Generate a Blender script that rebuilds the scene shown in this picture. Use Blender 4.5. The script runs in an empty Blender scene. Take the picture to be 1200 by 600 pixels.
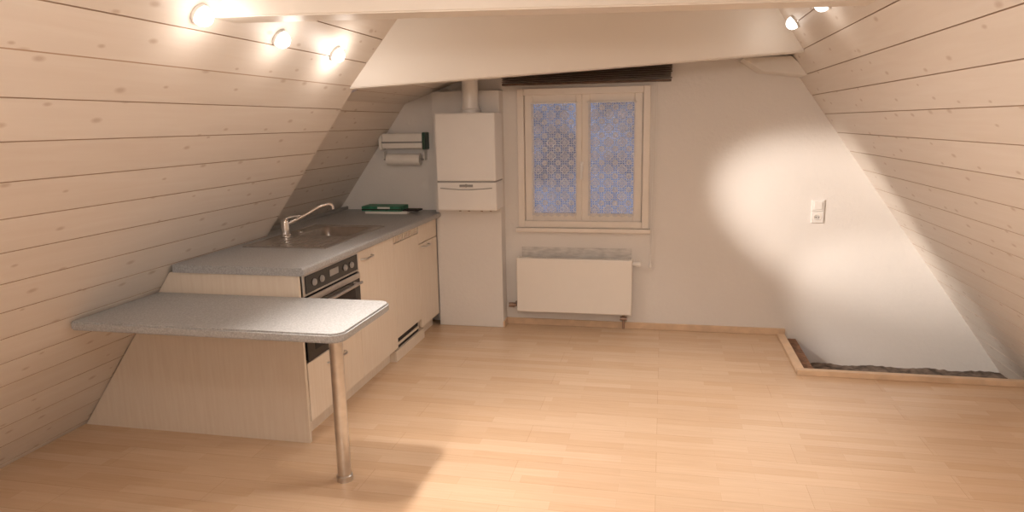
import bpy, bmesh, math, random
from mathutils import Vector, Matrix
random.seed(3)
scene = bpy.context.scene
scene.view_settings.view_transform = 'Standard'
scene.view_settings.look = 'None'
scene.view_settings.exposure = 0.1

# ------------------------------------------------------------ materials
def new_mat(name):
    m = bpy.data.materials.new(name); m.use_nodes = True
    nt = m.node_tree; b = nt.nodes['Principled BSDF']
    return m, nt, b
def N(nt, t, **kw):
    n = nt.nodes.new(t)
    for k, v in kw.items():
        if k in n.inputs: n.inputs[k].default_value = v
        else: setattr(n, k, v)
    return n
def c4(c): return (c[0], c[1], c[2], 1)
def plain(name, col, rough=0.5, metal=0.0, var=0.03, scale=8, bump=0.0, bscale=60):
    m, nt, b = new_mat(name)
    tc = N(nt, 'ShaderNodeTexCoord'); no = N(nt, 'ShaderNodeTexNoise'); no.inputs['Scale'].default_value = scale
    nt.links.new(tc.outputs['Object'], no.inputs['Vector'])
    r = N(nt, 'ShaderNodeValToRGB')
    r.color_ramp.elements[0].position = .3; r.color_ramp.elements[1].position = .7
    r.color_ramp.elements[0].color = c4([max(0, x*(1-var)) for x in col]); r.color_ramp.elements[1].color = c4([min(1, x*(1+var)) for x in col])
    nt.links.new(no.outputs['Fac'], r.inputs['Fac']); nt.links.new(r.outputs['Color'], b.inputs['Base Color'])
    b.inputs['Roughness'].default_value = rough; b.inputs['Metallic'].default_value = metal
    if bump > 0:
        n2 = N(nt, 'ShaderNodeTexNoise'); n2.inputs['Scale'].default_value = bscale; n2.inputs['Detail'].default_value = 6
        nt.links.new(tc.outputs['Object'], n2.inputs['Vector'])
        bp = N(nt, 'ShaderNodeBump'); bp.inputs['Strength'].default_value = bump; bp.inputs['Distance'].default_value = .01
        nt.links.new(n2.outputs['Fac'], bp.inputs['Height']); nt.links.new(bp.outputs['Normal'], b.inputs['Normal'])
    return m
M = {}
M['wall'] = plain('white_plaster', (.80, .77, .745), .75, var=.015, scale=2, bump=.25, bscale=45)
M['beam'] = plain('painted_beam', (.80, .75, .69), .45, var=.02, scale=2, bump=.08, bscale=20)
M['ceil'] = plain('ceiling_paint', (.80, .77, .73), .7, var=.015)
M['white'] = plain('white_enamel', (.84, .82, .80), .28, var=.01)
M['rad'] = plain('radiator_enamel', (.84, .80, .75), .35, var=.01)
M['frame'] = plain('window_paint', (.82, .76, .70), .4, var=.02)
M['steel'] = plain('brushed_steel', (.62, .60, .58), .28, 1.0, var=.06, scale=30)
M['sink'] = plain('sink_steel', (.55, .52, .5), .3, 1.0, var=.08, scale=20)
M['chrome'] = plain('chrome', (.75, .73, .72), .12, 1.0, var=.01)
M['black'] = plain('oven_glass', (.012, .011, .012), .08, 0, var=.05)
M['dark'] = plain('dark_void', (.025, .02, .018), .8, var=.2)
M['grey'] = plain('grey_plastic', (.3, .29, .28), .5)
M['darkgreen'] = plain('dark_green_plastic', (.02, .06, .04), .4)
M['green'] = plain('green_card', (.04, .20, .12), .5, var=.3, scale=30)
M['paper'] = plain('paper', (.85, .82, .78), .9, var=.03, bump=.2, bscale=120)
M['blind'] = plain('blind_wood', (.10, .055, .035), .5, var=.3, scale=20)
M['batten'] = plain('pale_batten', (.70, .51, .35), .45, var=.10, scale=12)
M['brown'] = plain('rough_brown_wood', (.22, .11, .06), .7, var=.4, scale=25, bump=.5)
M['rubble'] = plain('dusty_screed', (.16, .12, .095), .95, var=.6, scale=18, bump=1.0, bscale=40)
M['copper'] = plain('pipe_metal', (.35, .25, .2), .4, .8)

def uv_coords(nt):
    return N(nt, 'ShaderNodeUVMap')
def math_(nt, op, a, b=None, clamp=False):
    n = N(nt, 'ShaderNodeMath'); n.operation = op; n.use_clamp = clamp
    for i, v in enumerate((a, b)):
        if v is None: continue
        if isinstance(v, (int, float)): n.inputs[i].default_value = v
        else: nt.links.new(v, n.inputs[i])
    return n.outputs[0]
def mixc(nt, fac, a, b, mode='MIX'):
    n = N(nt, 'ShaderNodeMix'); n.data_type = 'RGBA'; n.blend_type = mode
    for s, v in ((n.inputs[0], fac), (n.inputs[6], a), (n.inputs[7], b)):
        if isinstance(v, (int, float)): s.default_value = v
        elif isinstance(v, tuple): s.default_value = v
        else: nt.links.new(v, s)
    return n.outputs[2]
def ramp(nt, fac, p0, c0, p1, c1):
    r = N(nt, 'ShaderNodeValToRGB'); e = r.color_ramp.elements
    e[0].position = p0; e[0].color = c4(c0); e[1].position = p1; e[1].color = c4(c1)
    nt.links.new(fac, r.inputs['Fac']); return r.outputs['Color']

BW = 0.155
def mat_boards():
    m, nt, b = new_mat('whitewashed_pine_boards')
    uv = uv_coords(nt); sep = N(nt, 'ShaderNodeSeparateXYZ'); nt.links.new(uv.outputs[0], sep.inputs[0])
    U, V = sep.outputs[0], sep.outputs[1]
    idx = math_(nt, 'FLOOR', math_(nt, 'DIVIDE', V, BW))
    off = math_(nt, 'MULTIPLY', idx, 3.37)
    cmb = N(nt, 'ShaderNodeCombineXYZ')
    nt.links.new(math_(nt, 'ADD', math_(nt, 'MULTIPLY', U, 1.0), off), cmb.inputs[0])
    nt.links.new(math_(nt, 'MULTIPLY', V, 14.0), cmb.inputs[1]); nt.links.new(off, cmb.inputs[2])
    g = N(nt, 'ShaderNodeTexNoise'); g.inputs['Scale'].default_value = 2.2; g.inputs['Detail'].default_value = 5; g.inputs['Distortion'].default_value = .6
    nt.links.new(cmb.outputs[0], g.inputs['Vector'])
    base = ramp(nt, g.outputs['Fac'], .3, (.73, .66, .595), .7, (.765, .705, .645))
    wn = N(nt, 'ShaderNodeTexWhiteNoise'); wn.noise_dimensions = '1D'; nt.links.new(idx, wn.inputs['W'])
    tint = ramp(nt, wn.outputs['Value'], 0, (.95, .94, .93), 1, (1, 1, 1))
    base = mixc(nt, 1.0, base, tint, 'MULTIPLY')
    cm2 = N(nt, 'ShaderNodeCombineXYZ')
    nt.links.new(math_(nt, 'ADD', math_(nt, 'MULTIPLY', U, 4.2), off), cm2.inputs[0])
    nt.links.new(math_(nt, 'MULTIPLY', V, 9.0), cm2.inputs[1])
    vo = N(nt, 'ShaderNodeTexVoronoi'); vo.voronoi_dimensions = '2D'; vo.inputs['Scale'].default_value = 1.0; nt.links.new(cm2.outputs[0], vo.inputs['Vector'])
    sepc = N(nt, 'ShaderNodeSeparateXYZ'); nt.links.new(vo.outputs['Color'], sepc.inputs[0])
    keep = math_(nt, 'GREATER_THAN', sepc.outputs[0], .35)
    size = math_(nt, 'ADD', math_(nt, 'MULTIPLY', sepc.outputs[1], .08), .06)
    k = math_(nt, 'SUBTRACT', 1.0, math_(nt, 'DIVIDE', vo.outputs['Distance'], size), True)
    k = math_(nt, 'MULTIPLY', math_(nt, 'MULTIPLY', k, 1.5, True), keep)
    base = mixc(nt, math_(nt, 'MULTIPLY', k, .5), base, (.42, .30, .22, 1))
    fr = math_(nt, 'FRACT', math_(nt, 'DIVIDE', V, BW))
    d = math_(nt, 'MINIMUM', fr, math_(nt, 'SUBTRACT', 1.0, fr))
    gr = math_(nt, 'LESS_THAN', d, .015)
    base = mixc(nt, gr, base, (.44, .31, .22, 1))
    nt.links.new(base, b.inputs['Base Color']); b.inputs['Roughness'].default_value = .5
    return m
M['boards'] = mat_boards()

def mat_floor():
    m, nt, b = new_mat('beech_parquet')
    tc = N(nt, 'ShaderNodeTexCoord')
    def brick(w, h, off, mort, c1, c2):
        br = N(nt, 'ShaderNodeTexBrick'); br.offset = off; br.offset_frequency = 2; br.squash = 1
        br.inputs['Scale'].default_value = 1; br.inputs['Brick Width'].default_value = w; br.inputs['Row Height'].default_value = h
        br.inputs['Mortar Size'].default_value = mort; br.inputs['Mortar Smooth'].default_value = .2; br.inputs['Bias'].default_value = 0
        br.inputs['Color1'].default_value = c4(c1); br.inputs['Color2'].default_value = c4(c2); br.inputs['Mortar'].default_value = (.60, .41, .26, 1)
        nt.links.new(tc.outputs['Object'], br.inputs['Vector']); return br
    br = brick(.43, .066, .37, .0004, (.68, .475, .315), (.74, .55, .39))
    br2 = brick(1.27, .198, .5, .0008, (1, 1, 1), (.95, .945, .94)); br2.inputs['Mortar'].default_value = (.75, .66, .6, 1)
    col = mixc(nt, 1.0, br.outputs['Color'], br2.outputs['Color'], 'MULTIPLY')
    mp = N(nt, 'ShaderNodeMapping'); mp.inputs['Scale'].default_value = (3, 45, 1); nt.links.new(tc.outputs['Object'], mp.inputs['Vector'])
    no = N(nt, 'ShaderNodeTexNoise'); no.inputs['Scale'].default_value = 1.5; no.inputs['Detail'].default_value = 5; nt.links.new(mp.outputs[0], no.inputs['Vector'])
    gr = ramp(nt, no.outputs['Fac'], .3, (.95, .93, .92), .7, (1.02, 1.02, 1.02))
    col = mixc(nt, 1.0, col, gr, 'MULTIPLY')
    nt.links.new(col, b.inputs['Base Color'])
    b.inputs['Roughness'].default_value = .24
    return m
M['floor'] = mat_floor()

def mat_counter():
    m, nt, b = new_mat('speckled_grey_laminate')
    tc = N(nt, 'ShaderNodeTexCoord')
    n1 = N(nt, 'ShaderNodeTexNoise'); n1.inputs['Scale'].default_value = 150; n1.inputs['Detail'].default_value = 3; nt.links.new(tc.outputs['Object'], n1.inputs['Vector'])
    vo = N(nt, 'ShaderNodeTexVoronoi'); vo.inputs['Scale'].default_value = 130; nt.links.new(tc.outputs['Object'], vo.inputs['Vector'])
    a = ramp(nt, n1.outputs['Fac'], .36, (.29, .29, .30), .64, (.47, .475, .485))
    c = mixc(nt, .45, a, ramp(nt, vo.outputs['Distance'], .1, (.54, .54, .55), .6, (.33, .335, .34)))
    nt.links.new(c, b.inputs['Base Color']); b.inputs['Roughness'].default_value = .42
    return m
M['counter'] = mat_counter()

def mat_cab(name, c1, c2, rough=.4):
    m, nt, b = new_mat(name)
    tc = N(nt, 'ShaderNodeTexCoord'); mp = N(nt, 'ShaderNodeMapping'); mp.inputs['Scale'].default_value = (30, 30, 2); nt.links.new(tc.outputs['Object'], mp.inputs['Vector'])
    no = N(nt, 'ShaderNodeTexNoise'); no.inputs['Scale'].default_value = 2; no.inputs['Detail'].default_value = 6; nt.links.new(mp.outputs[0], no.inputs['Vector'])
    nt.links.new(ramp(nt, no.outputs['Fac'], .3, c1, .7, c2), b.inputs['Base Color']); b.inputs['Roughness'].default_value = rough
    return m
M['cab'] = mat_cab('maple_laminate', (.77, .67, .56), (.82, .73, .63))
M['panel'] = mat_cab('end_panel_maple', (.70, .60, .50), (.75, .66, .56))

def mat_lace():
    m, nt, b = new_mat('lace_curtain')
    uv = uv_coords(nt); sep = N(nt, 'ShaderNodeSeparateXYZ'); nt.links.new(uv.outputs[0], sep.inputs[0])
    U, V = sep.outputs[0], sep.outputs[1]
    def grid(s, w):
        a = math_(nt, 'LESS_THAN', math_(nt, 'FRACT', math_(nt, 'MULTIPLY', U, s)), w)
        c = math_(nt, 'LESS_THAN', math_(nt, 'FRACT', math_(nt, 'MULTIPLY', V, s)), w)
        return math_(nt, 'MAXIMUM', a, c)
    mesh = grid(60, .22)
    P = .10
    fu = math_(nt, 'ABSOLUTE', math_(nt, 'SUBTRACT', math_(nt, 'FRACT', math_(nt, 'DIVIDE', U, P)), .5))
    fv = math_(nt, 'ABSOLUTE', math_(nt, 'SUBTRACT', math_(nt, 'FRACT', math_(nt, 'DIVIDE', V, P)), .5))
    dd = math_(nt, 'ADD', fu, fv)
    ring = math_(nt, 'LESS_THAN', math_(nt, 'ABSOLUTE', math_(nt, 'SUBTRACT', dd, .36)), .05)
    rr = math_(nt, 'POWER', math_(nt, 'ADD', math_(nt, 'POWER', fu, 2.0), math_(nt, 'POWER', fv, 2.0)), .5)
    ang = math_(nt, 'ARCTAN2', fv, fu)
    pet = math_(nt, 'ADD', .13, math_(nt, 'MULTIPLY', math_(nt, 'COSINE', math_(nt, 'MULTIPLY', ang, 8.0)), .06))
    flower = math_(nt, 'LESS_THAN', rr, pet)
    hole = math_(nt, 'LESS_THAN', rr, .05)
    flower = math_(nt, 'SUBTRACT', flower, hole, True)
    corner = math_(nt, 'LESS_THAN', math_(nt, 'ABSOLUTE', math_(nt, 'SUBTRACT', dd, .82)), .07)
    al = math_(nt, 'MAXIMUM', math_(nt, 'MAXIMUM', mesh, ring), math_(nt, 'MAXIMUM', flower, corner))
    al = math_(nt, 'ADD', math_(nt, 'MULTIPLY', al, .78), .10)
    b.inputs['Base Color'].default_value = (.74, .72, .73, 1); b.inputs['Roughness'].default_value = .9
    nt.links.new(al, b.inputs['Alpha'])
    return m
M['lace'] = mat_lace()
def mat_glass():
    m, nt, b = new_mat('window_glass')
    out = nt.nodes['Material Output']; tr = N(nt, 'ShaderNodeBsdfTransparent'); gl = N(nt, 'ShaderNodeBsdfGlossy'); gl.inputs['Roughness'].default_value = .02
    mx = N(nt, 'ShaderNodeMixShader'); mx.inputs[0].default_value = .06
    nt.links.new(tr.outputs[0], mx.inputs[1]); nt.links.new(gl.outputs[0], mx.inputs[2]); nt.links.new(mx.outputs[0], out.inputs[0]); return m
M['glass'] = mat_glass()
def mat_emit(name, col, s):
    m, nt, b = new_mat(name); b.inputs['Emission Color'].default_value = c4(col); b.inputs['Emission Strength'].default_value = s
    b.inputs['Base Color'].default_value = c4(col); return m
M['bulb'] = mat_emit('halogen_bulb', (1, .96, .9), 4)

# ------------------------------------------------------------ geometry helpers
def finish(name, bm, mat, smooth=False, parent=None, uvf=None):
    me = bpy.data.meshes.new(name)
    bmesh.ops.recalc_face_normals(bm, faces=bm.faces)
    if uvf:
        l = bm.loops.layers.uv.new('UVMap')
        for f in bm.faces:
            for lp in f.loops: lp[l].uv = uvf(lp.vert.co)
    bm.to_mesh(me); bm.free()
    if smooth:
        for p in me.polygons: p.use_smooth = True
    ob = bpy.data.objects.new(name, me); scene.collection.objects.link(ob)
    me.materials.append(M[mat])
    if parent:
        ob.parent = parent; ob.matrix_parent_inverse = Matrix.Translation(parent.location).inverted()
    return ob
def empty(name, loc):
    e = bpy.data.objects.new(name, None); e.location = loc; e.empty_display_size = .1; scene.collection.objects.link(e); return e
def add_box(bm, x0, x1, y0, y1, z0, z1):
    v = [bm.verts.new((x, y, z)) for x in (x0, x1) for y in (y0, y1) for z in (z0, z1)]
    fs = [(0, 1, 3, 2), (4, 6, 7, 5), (0, 4, 5, 1), (2, 3, 7, 6), (0, 2, 6, 4), (1, 5, 7, 3)]
    return [bm.faces.new([v[i] for i in f]) for f in fs]
def box(name, x0, x1, y0, y1, z0, z1, mat, bev=0, parent=None, seg=2):
    bm = bmesh.new(); add_box(bm, x0, x1, y0, y1, z0, z1)
    if bev: bmesh.ops.bevel(bm, geom=bm.edges[:], offset=bev, segments=seg, affect='EDGES', profile=.5)
    return finish(name, bm, mat, parent=parent)
def prism(name, pts, axis, a0, a1, mat, bev=0, parent=None, uvf=None):
    def mk(p, a):
        return {'Y': (p[0], a, p[1]), 'Z': (p[0], p[1], a), 'X': (a, p[0], p[1])}[axis]
    bm = bmesh.new(); A = [bm.verts.new(mk(p, a0)) for p in pts]; B = [bm.verts.new(mk(p, a1)) for p in pts]
    bm.faces.new(A); bm.faces.new(B[::-1]); n = len(pts)
    for i in range(n): bm.faces.new([A[i], A[(i+1) % n], B[(i+1) % n], B[i]])
    bmesh.ops.recalc_face_normals(bm, faces=bm.faces)
    if bev: bmesh.ops.bevel(bm, geom=bm.edges[:], offset=bev, segments=2, affect='EDGES')
    return finish(name, bm, mat, parent=parent, uvf=uvf)
def hexa(name, f, mat, bev=0, parent=None):
    bm = bmesh.new(); v = [bm.verts.new(p) for p in f]
    bm.faces.new(v[:4]); bm.faces.new(v[4:][::-1])
    for i in range(4): bm.faces.new([v[i], v[(i+1) % 4], v[4+(i+1) % 4], v[4+i]])
    bmesh.ops.recalc_face_normals(bm, faces=bm.faces)
    if bev: bmesh.ops.bevel(bm, geom=bm.edges[:], offset=bev, segments=3, affect='EDGES')
    return finish(name, bm, mat, parent=parent)
def lathe(name, p, d, prof, mat, parent=None, seg=28, smooth=True):
    p = Vector(p); d = Vector(d).normalized(); a = d.orthogonal().normalized(); b_ = d.cross(a)
    bm = bmesh.new(); rings = []
    for t, r in prof:
        rings.append([bm.verts.new(p+d*t+(a*math.cos(2*math.pi*i/seg)+b_*math.sin(2*math.pi*i/seg))*max(r, 1e-4)) for i in range(seg)])
    for k in range(len(rings)-1):
        for i in range(seg): bm.faces.new([rings[k][i], rings[k][(i+1) % seg], rings[k+1][(i+1) % seg], rings[k+1][i]])
    bm.faces.new(rings[0]); bm.faces.new(rings[-1])
    ob = finish(name, bm, mat, parent=parent)
    if smooth:
        for pl in ob.data.polygons: pl.use_smooth = len(pl.vertices) == 4
        md = ob.modifiers.new('es', 'EDGE_SPLIT'); md.split_angle = math.radians(40)
    return ob
def rod(name, a, b_, r, mat, parent=None, seg=20):
    a = Vector(a); b_ = Vector(b_); return lathe(name, a, b_-a, [(0, r), ((b_-a).length, r)], mat, parent, seg)
def tube(name, pts, r, mat, parent=None):
    cu = bpy.data.curves.new(name, 'CURVE'); cu.dimensions = '3D'; cu.bevel_depth = r; cu.bevel_resolution = 5; cu.use_fill_caps = True
    s = cu.splines.new('BEZIER'); s.bezier_points.add(len(pts)-1)
    for bp, p in zip(s.bezier_points, pts):
        bp.co = p; bp.handle_left_type = bp.handle_right_type = 'AUTO'
    tmp = bpy.data.objects.new('t', cu); scene.collection.objects.link(tmp)
    dg = bpy.context.evaluated_depsgraph_get(); me = bpy.data.meshes.new_from_object(tmp.evaluated_get(dg)); bpy.data.objects.remove(tmp)
    me.name = name; ob = bpy.data.objects.new(name, me); scene.collection.objects.link(ob); me.materials.clear(); me.materials.append(M[mat])
    for pl in me.polygons: pl.use_smooth = True
    if parent: ob.parent = parent; ob.matrix_parent_inverse = Matrix.Translation(parent.location).inverted()
    return ob

# ------------------------------------------------------------ room shell
YB = 5.21; YF = -2.2; CZ = 2.25
TL = 1.38; XL0 = -3.03
def xl(z): return XL0 + z/TL
def xr(z): return .89 + (1.85-z)/1.43
def boards(name, P0, P1, s0, s1, y0, y1, thick, inward):
    d = Vector((P1[0]-P0[0], P1[1]-P0[1])).normalized(); n = Vector((-d.y, d.x))
    if n.dot(Vector(inward)) < 0: n = -n
    P = Vector(P0); S = [(s0, 0)]
    k = math.ceil((s0+.01)/BW)
    while k*BW < s1-.01:
        S += [(k*BW-.0025, 0), (k*BW, -.006), (k*BW+.0025, 0)]; k += 1
    S += [(s1, 0)]
    pts = [tuple(P+d*s+n*h) for s, h in S] + [tuple(P+d*s1-n*thick), tuple(P+d*s0-n*thick)]
    return prism(name, pts, 'Y', y0, y1, 'boards', uvf=lambda co: (co.y, (Vector((co.x, co.z))-P).dot(d)))
Lp0 = (xl(-.1), -.1); Lp1 = (xl(CZ), CZ); Llen = math.hypot(Lp1[0]-Lp0[0], Lp1[1]-Lp0[1]) + .08
sB = (1.775+.1)/math.sin(math.atan(TL))
boards('wall_left', Lp0, Lp1, 0, sB, YF, 3.82, .16, (1, -1))
boards('wall_left_upper', Lp0, Lp1, sB, Llen, YF, 4.03, .16, (1, -1))
K = -.18
boards('wall_left_kitchen', (xl(-.1)+K, -.1), (xl(1.72)+K, 1.72), 0, math.hypot(1.82/TL, 1.82), 3.82, YB, .05, (1, -1))
kx = xl(1.72)+K
c1 = math.hypot(-1.0-kx, (-1.0-kx)*.36); c2 = math.hypot(-.5-kx, (-.5-kx)*.36)
boards('ceiling_kitchen', (kx, 1.72), (-.5, 1.72+(-.5-kx)*.36), 0, c1, 4.03, YB, .05, (0, -1))
boards('ceiling_kitchen_upper', (kx, 1.72), (-.5, 1.72+(-.5-kx)*.36), c1, c2, 4.26, YB, .05, (0, -1))
Rp0 = (xr(-.32), -.32); Rp1 = (xr(CZ), CZ)
boards('wall_right', Rp0, Rp1, 0, math.hypot(Rp1[0]-Rp0[0], Rp1[1]-Rp0[1])+.08, YF, YB, .1, (-1, -1))
box('ceiling', -1.6, .85, YF, YB+.3, CZ, CZ+.1, 'ceil')
HX, HY = .90, 4.40
prism('floor', [(-3.3, YF), (2.35, YF), (2.35, HY), (HX, HY), (HX, YB+.02), (-3.3, YB+.02)], 'Z', -.1, 0, 'floor')
bm = bmesh.new(); nx, ny = 60, 30; gr = []
for i in range(nx+1):
    row = []
    for j in range(ny+1):
        row.append(bm.verts.new((HX-.02+1.72*i/nx, HY-.03+(YB+.05-HY)*j/ny, -.207+random.uniform(-.004, .006)+.006*math.sin(i*.5)*math.sin(j*.4))))
    gr.append(row)
for i in range(nx):
    for j in range(ny): bm.faces.new([gr[i][j], gr[i+1][j], gr[i+1][j+1], gr[i][j+1]])
finish('floor_recess', bm, 'rubble', True)
box('wall_recess_front', HX-.02, 2.5, HY+.0, HY+.02, -.26, -.1, 'brown')
WX0, WX1, WZ0, WZ1 = -1.055, -.12, .785, 1.80
bm = bmesh.new()
add_box(bm, -3.4, WX0, YB, YB+.3, -.3, 2.4); add_box(bm, WX1, 2.6, YB, YB+.3, -.3, 2.4)
add_box(bm, WX0, WX1, YB, YB+.3, -.3, WZ0); add_box(bm, WX0, WX1, YB, YB+.3, WZ1, 2.4)
finish('wall_back', bm, 'wall')
box('wall_front', -3.4, 2.6, YF-.1, YF, -.3, 2.4, 'wall')
box('wall_chimney_breast', -1.70, -1.185, 5.08, YB, 0, 1.80, 'wall', .004)
box('baseboard_back', -1.185, HX, YB-.018, YB, 0, .05, 'batten', .004)
box('baseboard_chimney', -1.19, -1.175, 5.08, YB-.018, 0, .05, 'batten', .003)
def beam(name, L, R, th, mat='beam'):
    (lx, ly, lz), (rx, ry, rz) = L, R
    m_ = (ry-ly)/(rx-lx)
    tlx, trx = xl(CZ)-.05, xr(CZ)+.04
    f = [(lx, ly-th, lz), (rx, ry-th, rz), (trx, ly-th+(trx-lx)*m_, CZ+.01), (tlx, ly-th+(tlx-lx)*m_, CZ+.01)]
    g = [(p[0], p[1]+th, p[2]) for p in f]
    return hexa(name, f+g, mat, .006)
beam('trim_beam_kitchen', (-1.80, 3.87, 1.765), (.85, 4.74, 1.955), .12)
beam('trim_beam_room', (-1.65, 2.50, 1.955), (.80, 3.19, 2.0), .16)
hexa('trim_purlin', [(.50, 4.95, 1.955), (.62, 4.95, 1.87), (.93, 4.95, 1.83), (.80, 4.95, 1.96),
                     (.50, YB, 1.955), (.62, YB, 1.87), (.93, YB, 1.83), (.80, YB, 1.96)], 'beam', .004)
e = empty('floor_recess_border', (HX, HY, 0))
box('batten_side', HX-.06, HX-.005, HY-.02, YB-.03, 0, .018, 'batten', .003, e)
box('batten_front', HX-.06, 2.12, HY-.045, HY-.003, 0, .035, 'batten', .003, e)
box('ledge_side', HX+.0, HX+.075, HY+.02, YB-.02, -.10, -.02, 'brown', .004, e)

# ------------------------------------------------------------ window
w = empty('window_1', (-.59, YB, WZ0))
def frame(nm, x0, x1, z0, z1, y0, y1, t, mat='frame', bev=.004, bottom=None, tr=None):
    bt = bottom or t; tr = tr or t
    box(nm+'_l', x0, x0+t, y0, y1, z0, z1, mat, bev, w); box(nm+'_r', x1-tr, x1, y0, y1, z0, z1, mat, bev, w)
    box(nm+'_t', x0+t, x1-tr, y0, y1, z1-t, z1, mat, bev, w); box(nm+'_b', x0+t, x1-tr, y0, y1, z0, z0+bt, mat, bev, w)
frame('casing', WX0-.02, WX1+.025, WZ0-.01, WZ1+.01, YB-.022, YB+.03, .05)
frame('frame', WX0+.005, WX1-.005, WZ0+.005, WZ1-.005, YB+.03, YB+.09, .04)
mx = (WX0+WX1)/2-.005
frame('sash_left', WX0+.032, mx, WZ0+.035, WZ1-.035, YB+.012, YB+.06, .062, tr=.045)
frame('sash_right', mx+.0005, WX1-.03, WZ0+.035, WZ1-.035, YB+.012, YB+.06, .06)
box('handle_plate', mx-.012, mx+.012, YB+.002, YB+.012, 1.2, 1.27, 'white', .003, w)
box('handle_grip', mx-.008, mx+.008, YB-.02, YB-.005, 1.14, 1.25, 'white', .004, w)
rod('handle_neck', (mx, YB-.012, 1.24), (mx, YB+.005, 1.24), .007, 'white', w)
box('sill', WX0-.04, WX1+.04, YB-.045, YB-.001, WZ0-.045, WZ0-.012, 'frame', .006, w)
box('glass_left', WX0+.08, mx-.035, YB+.035, YB+.04, WZ0+.08, WZ1-.08, 'glass', 0, w)
box('glass_right', mx+.05, WX1-.08, YB+.035, YB+.04, WZ0+.08, WZ1-.08, 'glass', 0, w)
def curtain(nm, x0, x1, z0, z1):
    bm = bmesh.new(); nx, nz = 60, 10; g = []
    for i in range(nx+1):
        row = []
        for j in range(nz+1):
            u = i/nx; z = z0+(z1-z0)*j/nz
            if j == 0: z += .006*math.sin(u*40)
            row.append(bm.verts.new((x0+(x1-x0)*u, YB-.003+.0035*math.sin(u*38), z)))
        g.append(row)
    for i in range(nx):
        for j in range(nz): bm.faces.new([g[i][j], g[i+1][j], g[i+1][j+1], g[i][j+1]])
    e = empty('lace_curtain', ((x0+x1)/2, YB-.003, z1))
    finish('cloth', bm, 'lace', True, e, uvf=lambda co: (co.x-x0, co.z-z0))
    rod('curtain_rod', (x0-.01, YB-.003, z1+.002), (x1+.01, YB-.003, z1+.002), .005, 'white', e)
curtain('c1', WX0+.085, mx-.035, .862, 1.70)
curtain('c2', mx+.048, WX1-.083, .862, 1.70)

b = empty('wooden_venetian_blind', (-.58, YB-.05, 1.97))
box('headrail', -1.18, .05, YB-.075, YB-.002, 1.955, 1.99, 'blind', .003, b)
for i in range(9):
    z = 1.945-i*.0108
    box('slat_%d' % i, -1.175+random.uniform(-.006, .006), .045+random.uniform(-.006, .006), YB-.07-random.uniform(0, .008), YB-.015, z-.003, z, 'blind', 0, b)
box('bottom_rail', -1.175, .045, YB-.07, YB-.015, 1.832, 1.848, 'blind', .003, b)
tube('pull_cord', [(-.055, YB-.03, 1.84), (-.05, YB-.03, 1.2), (-.075, YB-.035, .5)], .0025, 'white', b)
tube('pull_cord_2', [(-.075, YB-.03, 1.84), (-.07, YB-.03, 1.3), (-.082, YB-.035, .52)], .0025, 'white', b)
lathe('cord_tassel', (-.078, YB-.035, .53), (0, 0, -1), [(0, .004), (.02, .011), (.045, .011), (.05, .006)], 'white', b)

# ------------------------------------------------------------ radiator
r = empty('panel_radiator', (-.63, 5.12, .13))
RX0, RX1, RZ0, RZ1 = -1.075, -.205, .135, .555
box('front_panel', RX0, RX1, 5.075, 5.095, RZ0, RZ1, 'rad', .008, r, 3)
box('rear_panel', RX0+.01, RX1-.01, 5.155, 5.17, RZ0+.01, RZ1-.01, 'rad', .004, r)
box('side_left', RX0, RX0+.012, 5.095, 5.165, RZ0+.01, RZ1-.003, 'rad', .003, r)
box('side_right', RX1-.012, RX1, 5.095, 5.165, RZ0+.01, RZ1-.003, 'rad', .003, r)
bm = bmesh.new()
x = RX0+.015
while x < RX1-.02:
    add_box(bm, x, x+.006, 5.096, 5.154, RZ1-.012, RZ1-.002); x += .014
finish('top_grille', bm, 'rad', parent=r)
bm = bmesh.new(); x = RX0+.04
while x < RX1-.04:
    add_box(bm, x, x+.012, 5.097, 5.15, RZ0+.02, RZ1-.02); x += .035
finish('convector_fins', bm, 'grey', parent=r)
for xx in (RX0+.1, RX1-.1): box('bracket', xx, xx+.03, 5.17, YB, .25, .45, 'rad', 0, r)
lathe('valve_left', (RX0-.01, 5.12, .175), (-1, 0, 0), [(0, .012), (.02, .012), (.02, .02), (.06, .018)], 'copper', r)
rod('pipe_left', (RX0-.03, 5.12, .175), (RX0-.03, YB, .175), .009, 'copper', r)
rod('pipe_right', (RX1-.06, 5.12, .02), (RX1-.06, 5.12, .14), .009, 'copper', r)
rod('pipe_right_to_wall', (RX1-.06, 5.12, .10), (RX1-.06, YB, .10), .008, 'copper', r)
lathe('valve_right', (RX1-.085, 5.12, .10), (1, 0, 0), [(0, .015), (.05, .015)], 'copper', r)
lathe('thermostat_head', (RX1+.0, 5.12, .52), (1, 0, 0), [(0, .01), (.02, .014), (.03, .02), (.06, .019)], 'white', r)
def mat_foil():
    m, nt, b_ = new_mat('crinkled_foil')
    tc = N(nt, 'ShaderNodeTexCoord'); mp = N(nt, 'ShaderNodeMapping'); mp.inputs['Scale'].default_value = (8, 8, 30); nt.links.new(tc.outputs['Object'], mp.inputs['Vector'])
    no = N(nt, 'ShaderNodeTexNoise'); no.inputs['Scale'].default_value = 1.8; no.inputs['Detail'].default_value = 6
    nt.links.new(mp.outputs[0], no.inputs['Vector'])
    nt.links.new(ramp(nt, no.outputs['Fac'], .3, (.54, .52, .50), .7, (.78, .75, .72)), b_.inputs['Base Color'])
    bp = N(nt, 'ShaderNodeBump'); bp.inputs['Strength'].default_value = .3; nt.links.new(no.outputs['Fac'], bp.inputs['Height']); nt.links.new(bp.outputs[0], b_.inputs['Normal'])
    b_.inputs['Roughness'].default_value = .5; b_.inputs['Metallic'].default_value = .2; return m
M['foil'] = mat_foil()
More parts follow.
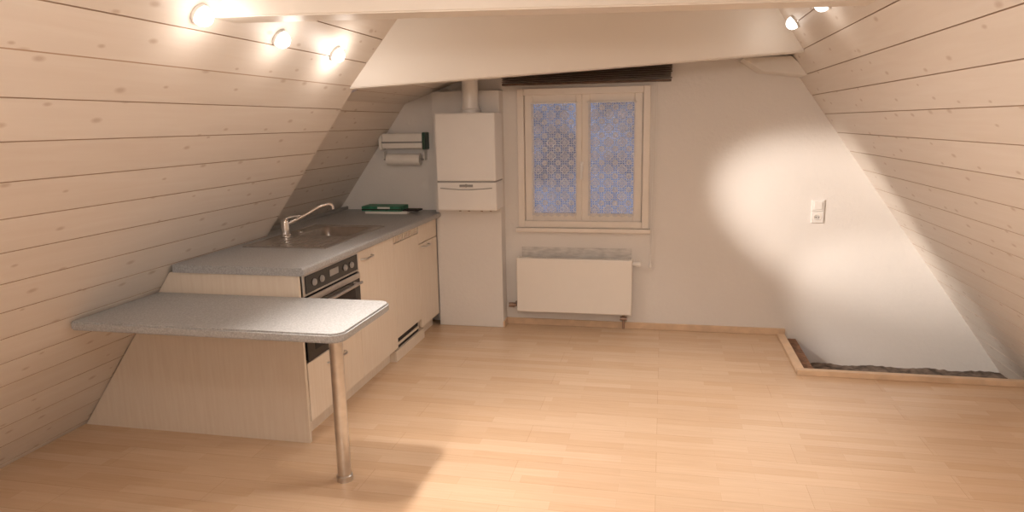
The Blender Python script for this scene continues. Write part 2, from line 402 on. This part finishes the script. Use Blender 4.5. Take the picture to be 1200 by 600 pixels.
box('heat_reflector_foil', RX0+.02, RX1-.01, YB-.006, YB, .30, .62, 'foil', .002)

# ------------------------------------------------------------ boiler
g = empty('gas_boiler', (-1.38, 4.97, .94))
bx0, bx1, by0, by1 = -1.612, -1.165, 4.85, 5.078
box('upper_casing', bx0, bx1, by0, by1, 1.155, 1.64, 'white', .012, g, 3)
box('seam_gap', bx0+.006, bx1-.006, by0+.006, by1, 1.145, 1.16, 'grey', 0, g)
box('lower_casing', bx0, bx1, by0+.004, by1, .94, 1.148, 'white', .012, g, 3)
tube('flap_arc', [(bx0+.03, by0-.001, 1.105), (bx0+.12, by0-.001, 1.098), ((bx0+bx1)/2, by0-.001, 1.094), (bx1-.12, by0-.001, 1.098), (bx1-.03, by0-.001, 1.105)], .003, 'grey', g)
lathe('badge', ((bx0+bx1)/2+.0, by0+.004, 1.122), (0, -1, 0), [(0, .012), (.006, .012)], 'grey', g)
box('display', (bx0+bx1)/2-.05, (bx0+bx1)/2+.05, by0-.001, by0+.006, 1.112, 1.13, 'grey', .002, g)
rod('flue_pipe', (-1.375, 4.98, 1.63), (-1.375, 4.98, 1.895), .058, 'white', g, 32)
lathe('flue_collar', (-1.375, 4.98, 1.64), (0, 0, 1), [(0, .075), (.02, .075), (.03, .062), (.05, .062)], 'white', g, 32)
for i, xx in enumerate((-1.5, -1.43, -1.33, -1.26)):
    rod('pipe_%d' % i, (xx, 5.06, .91), (xx, 5.06, .95), .009, 'copper', g)

# ------------------------------------------------------------ kitchen unit
k = empty('kitchen_base_unit', (-2.0, 4.0, 0))
FX = -1.70
yn = 2.985
prism('end_panel', [(FX, 0), (FX, .858), (xl(.858)+.006, .858), (xl(0)+.006, 0)], 'Y', yn-.02, yn, 'panel', 0, k)
def door(nm, y0, y1, z0, z1, x=FX, mat='cab'): return box(nm, x-.02, x, y0+.002, y1-.002, z0, z1, mat, .003, k)
def handle(nm, y0, y1, z):
    tube(nm, [(FX-.003, y0, z), (FX+.02, y0+.012, z), (FX+.024, (y0+y1)/2, z), (FX+.02, y1-.012, z), (FX-.003, y1, z)], .006, 'steel', k)
Y0, Y1, Y2, Y3, Y4 = yn+.01, 3.63, 4.19, 4.66, 5.07
box('plinth', FX-.075, FX-.06, yn, Y2, 0, .10, 'cab', 0, k)
for i, y in enumerate((Y1, Y2, Y3)):
    box('divider_%d' % i, -2.25, FX-.022, y-.008, y+.008, .10, .74, 'cab', 0, k)
box('carcass_floor', -2.35, FX-.022, yn, 5.07, .10, .116, 'cab', 0, k)
door('drawer_under_oven', Y0, Y1, .10, .405)
handle('handle_drawer', 3.2, 3.4, .34)
door('sink_door', Y1, Y2, .10, .852); handle('handle_sink_door', Y1+.05, Y1+.2, .80)
door('fridge_door', Y2, Y3, .165, .80)
box('fridge_vent_back', FX-.02, FX-.012, Y2+.002, Y3-.002, .803, .852, 'dark', 0, k)
for i in range(11):
    yy = Y2+.012+i*.041
    box('fridge_vent_bar_%d' % i, FX-.012, FX, yy, yy+.022, .805, .852, 'cab', 0, k)
box('fridge_vent_rail', FX-.010, FX+.001, Y2+.002, Y3-.002, .845, .853, 'cab', 0, k)
box('fridge_kick_grille', FX-.05, FX-.03, Y2, Y3, .075, .165, 'dark', 0, k)
box('fridge_kick_board', FX-.03, FX-.012, Y2-.01, Y3+.08, 0, .075, 'cab', .002, k)
box('fridge_kick_side', FX-.06, FX-.03, Y2-.012, Y2+.002, 0, .16, 'cab', 0, k)
door('end_drawer', Y3, Y4, .72, .852)
door('end_door', Y3, Y4, .10, .715); handle('handle_end_door', Y3+.06, Y3+.2, .69)
box('plinth_end', FX-.075, FX-.06, Y3, Y4, 0, .10, 'cab', 0, k)
def ring_slab(nm, x0, x1, y0, y1, hx0, hx1, hy0, hy1, z0, z1, mat, par, bevel_x1=0):
    bm = bmesh.new()
    def rect(a, b_, c, d, z): return [bm.verts.new(p) for p in ((a, c, z), (b_, c, z), (b_, d, z), (a, d, z))]
    o1, i1, o0, i0 = rect(x0, x1, y0, y1, z1), rect(hx0, hx1, hy0, hy1, z1), rect(x0, x1, y0, y1, z0), rect(hx0, hx1, hy0, hy1, z0)
    for j in range(4):
        n = (j+1) % 4
        bm.faces.new([o1[j], o1[n], i1[n], i1[j]]); bm.faces.new([o0[j], i0[j], i0[n], o0[n]])
        bm.faces.new([o1[j], o0[j], o0[n], o1[n]]); bm.faces.new([i1[j], i1[n], i0[n], i0[j]])
    if bevel_x1:
        es = [e_ for e_ in bm.edges if all(abs(v.co.x-x1) < 1e-5 for v in e_.verts) and abs(e_.verts[0].co.z-e_.verts[1].co.z) < 1e-5]
        bmesh.ops.bevel(bm, geom=es, offset=bevel_x1, segments=4, affect='EDGES', profile=.5)
    return finish(nm, bm, mat, parent=par)
SX0, SX1, SY0, SY1 = -2.31, -1.80, 3.46, 4.30
HX0_, HX1_, HY0_, HY1_ = -2.20, -1.86, 3.87, 4.25
ring_slab('worktop', xl(.9)+.002, -1.662, yn-.03, 5.075, HX0_-.01, HX1_+.01, HY0_-.01, HY1_+.01, .86, .90, 'counter', k, .012)
prism('worktop_rear_strip', [(-2.55, 3.825), (xl(.9)+.002, 3.825), (xl(.9)+.002, 5.075), (-1.705, 5.075), (-1.705, YB-.002), (-2.55, YB-.002)], 'Z', .86, .90, 'counter', 0, k)
box('worktop_upstand', -2.50, -2.485, 3.83, YB-.004, .90, .925, 'grey', .002, k)
o = empty('built_in_oven', (FX, 3.3, .6))
box('oven_body', FX-.45, FX-.002, Y0+.01, Y1-.01, .42, .85, 'dark', 0, o)
box('control_panel', FX-.002, FX+.008, Y0, Y1, .745, .855, 'steel', .003, o)
box('control_fascia', FX+.008, FX+.011, Y0+.02, Y1-.02, .757, .845, 'black', .001, o)
box('control_clock', FX+.011, FX+.0125, 3.27, 3.37, .79, .825, 'grey', .0005, o)
for i, yy in enumerate((3.10, 3.18, 3.45, 3.53)):
    lathe('knob_%d' % i, (FX+.01, yy, .80), (1, 0, 0), [(0, .018), (.008, .017), (.012, .013)], 'grey', o, 20)
box('oven_door', FX-.002, FX+.012, Y0, Y1, .415, .74, 'black', .004, o)
box('door_trim_top', FX+.0, FX+.014, Y0, Y1, .705, .738, 'steel', .002, o)
box('door_window', FX+.012, FX+.0135, Y0+.07, Y1-.07, .46, .66, 'dark', .0005, o)
tube('oven_handle', [(FX+.045, Y0+.05, .69), (FX+.05, 3.31, .69), (FX+.045, Y1-.05, .69)], .009, 'steel', o)
for i, yy in enumerate((Y0+.08, Y1-.08)): rod('handle_post_%d' % i, (FX+.01, yy, .69), (FX+.046, yy, .69), .007, 'steel', o)
s = empty('stainless_sink', (-2.05, 3.9, .9))
ring_slab('rim_plate', SX0, SX1, SY0, SY1, HX0_, HX1_, HY0_, HY1_, .9005, .904, 'sink', s)
bm = bmesh.new(); add_box(bm, HX0_-.001, HX1_+.001, HY0_-.001, HY1_+.001, .75, .9035)
top = [f for f in bm.faces if all(v.co.z > .9 for v in f.verts)]
bmesh.ops.delete(bm, geom=top, context='FACES_ONLY')
es = [e_ for e_ in bm.edges if not all(v.co.z > .9 for v in e_.verts)]
bmesh.ops.bevel(bm, geom=es, offset=.035, segments=5, affect='EDGES', profile=.5)
bo = finish('basin', bm, 'sink', True, s)
md = bo.modifiers.new('sol', 'SOLIDIFY'); md.thickness = .002; md.offset = 0
for a_, b2, c_, d_ in ((SX0, SX1, SY0, SY0+.008), (SX0, SX1, SY1-.008, SY1), (SX0, SX0+.008, SY0+.008, SY1-.008), (SX1-.008, SX1, SY0+.008, SY1-.008)):
    box('rim_edge', a_, b2, c_, d_, .9035, .9075, 'sink', .0018, s)
for i in range(9):
    xx = -2.20+i*.042
    box('drainer_ridge_%d' % i, xx, xx+.012, SY0+.05, SY0+.34, .9035, .9075, 'sink', .0018, s)
lathe('drain', ((HX0_+HX1_)/2, 4.06, .752), (0, 0, 1), [(0, .045), (.004, .045), (.006, .03)], 'chrome', s)
lathe('overflow_plug', (-2.25, 4.0, .9035), (0, 0, 1), [(0, .02), (.003, .02), (.004, .014)], 'chrome', s)
bp_ = Vector((-2.235, 3.80, .9078))
lathe('tap_ledge', (-2.235, 3.80, .9035), (0, 0, 1), [(0, .037), (.0042, .034)], 'sink', s)
f = empty('kitchen_faucet', (-2.235, 3.80, .9078))
lathe('body', bp_, (0, 0, 1), [(0, .032), (.008, .032), (.012, .025), (.085, .025), (.10, .022), (.108, .012)], 'chrome', f)
tube('spout', [bp_+Vector((.0, 0, .07)), bp_+Vector((.09, .08, .12)), bp_+Vector((.19, .17, .175)), bp_+Vector((.215, .19, .172)), bp_+Vector((.222, .196, .145))], .012, 'chrome', f)
tube('lever', [bp_+Vector((0, 0, .105)), bp_+Vector((.03, .01, .118)), bp_+Vector((.09, .03, .125))], .007, 'chrome', f)

# ------------------------------------------------------------ breakfast bar
t = empty('breakfast_bar', (-1.8, 2.7, .75))
R_ = .06; pts = [(xl(.757)+.003, 2.415)]
for cx, cy, a0 in ((-1.22-R_, 2.415+R_, -90), (-1.22-R_, 2.96-R_, 0)):
    for i in range(9):
        a = math.radians(a0+i*11.25); pts.append((cx+R_*math.cos(a), cy+R_*math.sin(a)))
pts.append((xl(.757)+.003, 2.96))
prism('bar_top', pts, 'Z', .717, .757, 'counter', .008, t)
lathe('leg', (-1.365, 2.655, 0), (0, 0, 1), [(0, .036), (.025, .036), (.03, .030), (.69, .030), (.692, .045), (.717, .045)], 'steel', t, 32)

# ------------------------------------------------------------ small things
h = empty('foil_dispenser', (-1.96, YB-.04, 1.43))
box('housing', -2.13, -1.80, YB-.10, YB-.002, 1.385, 1.50, 'paper', .012, h, 3)
box('end_cap_right', -1.80, -1.775, YB-.105, YB-.002, 1.375, 1.505, 'darkgreen', .006, h)
box('end_cap_left', -2.155, -2.13, YB-.105, YB-.002, 1.375, 1.505, 'paper', .006, h)
box('cutter_strip', -2.13, -1.80, YB-.106, YB-.1, 1.425, 1.437, 'grey', .002, h)
h = empty('paper_towel_roll', (-1.96, YB-.07, 1.31))
lathe('roll', (-2.10, YB-.065, 1.30), (1, 0, 0), [(0, .045), (.27, .045)], 'paper', h, 32)
rod('roll_bar', (-2.13, YB-.065, 1.30), (-1.80, YB-.065, 1.30), .007, 'grey', h)
for xx in (-2.13, -1.80): box('arm', xx-.004, xx+.004, YB-.07, YB-.001, 1.293, 1.36, 'paper', 0, h)

q = empty('oven_accessory_box', (-2.06, 5.05, .9))
box('base_carton', -2.22, -1.88, 4.93, 5.09, .9005, .918, 'paper', .002, q)
box('green_carton', -2.25, -1.93, 4.94, 5.10, .918, .957, 'green', .003, q)
box('carton_band', -2.25, -1.93, 4.938, 4.941, .928, .936, 'dark', 0, q)
box('label', -2.12, -2.02, 4.9375, 4.940, .938, .952, 'paper', 0, q)
q = empty('folded_leaflet', (-1.9, 5.0, .9))
box('leaflet_pages', -1.925, -1.80, 4.96, 5.06, .918, .93, 'dark', .002, q)

q = empty('wall_switch_outlet', (1.072, YB, .91))
for nm, z in (('switch', .955), ('outlet', .872)):
    box(nm+'_plate', 1.03, 1.113, YB-.010, YB-.0005, z-.0405, z+.0405, 'white', .004, q)
box('switch_rocker', 1.044, 1.099, YB-.016, YB-.009, .928, .982, 'white', .003, q)
lathe('outlet_cup', (1.0715, YB-.009, .872), (0, -1, 0), [(0, .026), (.004, .026), (.004, .021), (.001, .02)], 'rad', q, 28)
for dx in (-.009, .009): rod('outlet_pin_hole', (1.0715+dx, YB-.0115, .872), (1.0715+dx, YB-.0095, .872), .003, 'dark', q)
n = Vector((TL, 0, -1)).normalized(); up = Vector((1, 0, TL)).normalized()
c0 = Vector((xl(1.13)+K, 4.02, 1.13))
q = empty('double_socket', c0)
for i in range(2):
    c = c0+Vector((0, i*.083, 0)); bm = bmesh.new()
    add_box(bm, -.04, .04, -.04, .04, 0, .012)
    bmesh.ops.bevel(bm, geom=bm.edges[:], offset=.004, segments=2, affect='EDGES')
    mt = Matrix((( up.x, 0, n.x, c.x), (up.y, 1, n.y, c.y), (up.z, 0, n.z, c.z), (0, 0, 0, 1)))
    bm.transform(mt); finish('socket_plate_%d' % i, bm, 'white', parent=q)
    lathe('socket_cup_%d' % i, c+n*.011, n, [(0, .026), (.004, .026), (.003, .02)], 'rad', q)

# ------------------------------------------------------------ round spots mounted in the slopes
LC = (1.0, .89, .785)
def spot(x, y, z, nrm, beams, spill):
    nrm = Vector(nrm).normalized(); p0 = Vector((x, y, z)); e = empty('ceiling_spotlight', p0)
    lathe('trim_ring', p0+nrm*.0005, nrm, [(0, .040), (.008, .040), (.012, .037), (.010, .034)], 'white', e)
    bm = bmesh.new(); bmesh.ops.create_uvsphere(bm, u_segments=24, v_segments=14, radius=.036, matrix=Matrix.Translation(p0+nrm*.018) @ nrm.to_track_quat('Z', 'Y').to_matrix().to_4x4())
    finish('bulb', bm, 'bulb', True, e)
    p = p0+nrm*.085
    def lamp(kind, en, tgt=None, ang=0, blend=0, size=.045):
        ld = bpy.data.lights.new('spot_light', kind); ld.color = LC; ld.energy = en; ld.shadow_soft_size = size
        lo = bpy.data.objects.new('lamp_%s' % kind.lower(), ld); scene.collection.objects.link(lo)
        lo.parent = e; lo.matrix_parent_inverse = Matrix.Translation(e.location).inverted(); lo.location = p
        if kind == 'SPOT':
            ld.spot_size = math.radians(ang); ld.spot_blend = blend
            lo.rotation_euler = (Vector(tgt)-p).to_track_quat('-Z', 'Y').to_euler()
    for b_ in beams: lamp('SPOT', *b_)
    lamp('POINT', spill)
nl = (TL, 0, -1); nr = (-1.43, 0, -1)
spot(xl(1.96), 2.28, 1.96, nl, [(45, (.3, 1.9, 0), 120, .9)], 1.3)
spot(xl(1.94), 2.83, 1.94, nl, [(95, (.3, 2.3, 0), 112, 1.0), (270, (1.78, 5.2, .10), 18, .6)], 1.3)
spot(xl(1.925), 3.38, 1.925, nl, [(35, (.0, 3.2, 0), 120, .9), (430, (1.16, 5.2, .90), 22, .8)], 2.2)
spot(xr(2.09), 3.62, 2.09, nr, [(44, (-.3, 3.5, 0), 100, .8)], .7)
spot(xr(2.10), 4.36, 2.10, nr, [(10, (-.3, 3.6, .2), 80, .8)], .3)
def fill_lamp(x, y, pw):  # lamp out of view, added to give the room ambient fill
    e = empty('unseen_fill_lamp', (x, y, CZ))
    lathe('base', (x, y, CZ), (0, 0, -1), [(0, .09), (.02, .09)], 'white', e)
    bm = bmesh.new(); bmesh.ops.create_uvsphere(bm, u_segments=24, v_segments=12, radius=.05, matrix=Matrix.Translation((x, y, CZ-.06)))
    finish('bulb', bm, 'bulb', True, e)
    ld = bpy.data.lights.new('ambient_fill', 'POINT'); ld.energy = pw; ld.color = LC; ld.shadow_soft_size = .12
    lo = bpy.data.objects.new('lamp', ld); scene.collection.objects.link(lo); lo.parent = e; lo.matrix_parent_inverse = Matrix.Translation(e.location).inverted(); lo.location = (x, y, CZ-.25)
fill_lamp(-.3, .9, 26)
fill_lamp(-.3, -1.2, 40)

# ------------------------------------------------------------ world + camera
wd = bpy.data.worlds.new('dusk'); scene.world = wd; wd.use_nodes = True
wn_ = wd.node_tree; bg = wn_.nodes['Background']
tcw = N(wn_, 'ShaderNodeTexCoord'); now = N(wn_, 'ShaderNodeTexNoise'); now.inputs['Scale'].default_value = 14; now.inputs['Detail'].default_value = 5
wn_.links.new(tcw.outputs['Generated'], now.inputs['Vector'])
wn_.links.new(ramp(wn_, now.outputs['Fac'], .4, (.06, .09, .17), .58, (.15, .23, .42)), bg.inputs[0]); bg.inputs[1].default_value = 1.0
f_px, th, psi, ro = 815.0, math.radians(10.8), math.radians(12.3), .018
F = Vector((-math.sin(psi), math.cos(psi), 0)); Rv = Vector((math.cos(psi), math.sin(psi), 0)); Zv = Vector((0, 0, 1))
fw = F*math.cos(th)-Zv*math.sin(th); up_ = F*math.sin(th)+Zv*math.cos(th)
ex = (Rv-up_*ro).normalized(); ey = (up_+Rv*ro).normalized()
cd = bpy.data.cameras.new('camera'); cam = bpy.data.objects.new('camera', cd); scene.collection.objects.link(cam)
mt = Matrix.Identity(4)
for i in range(3): mt[i][0] = ex[i]; mt[i][1] = ey[i]; mt[i][2] = -fw[i]
mt[2][3] = 1.56
cam.matrix_world = mt; cd.sensor_width = 36; cd.sensor_fit = 'HORIZONTAL'; cd.lens = f_px/1200*36; cd.clip_start = .02
scene.camera = cam
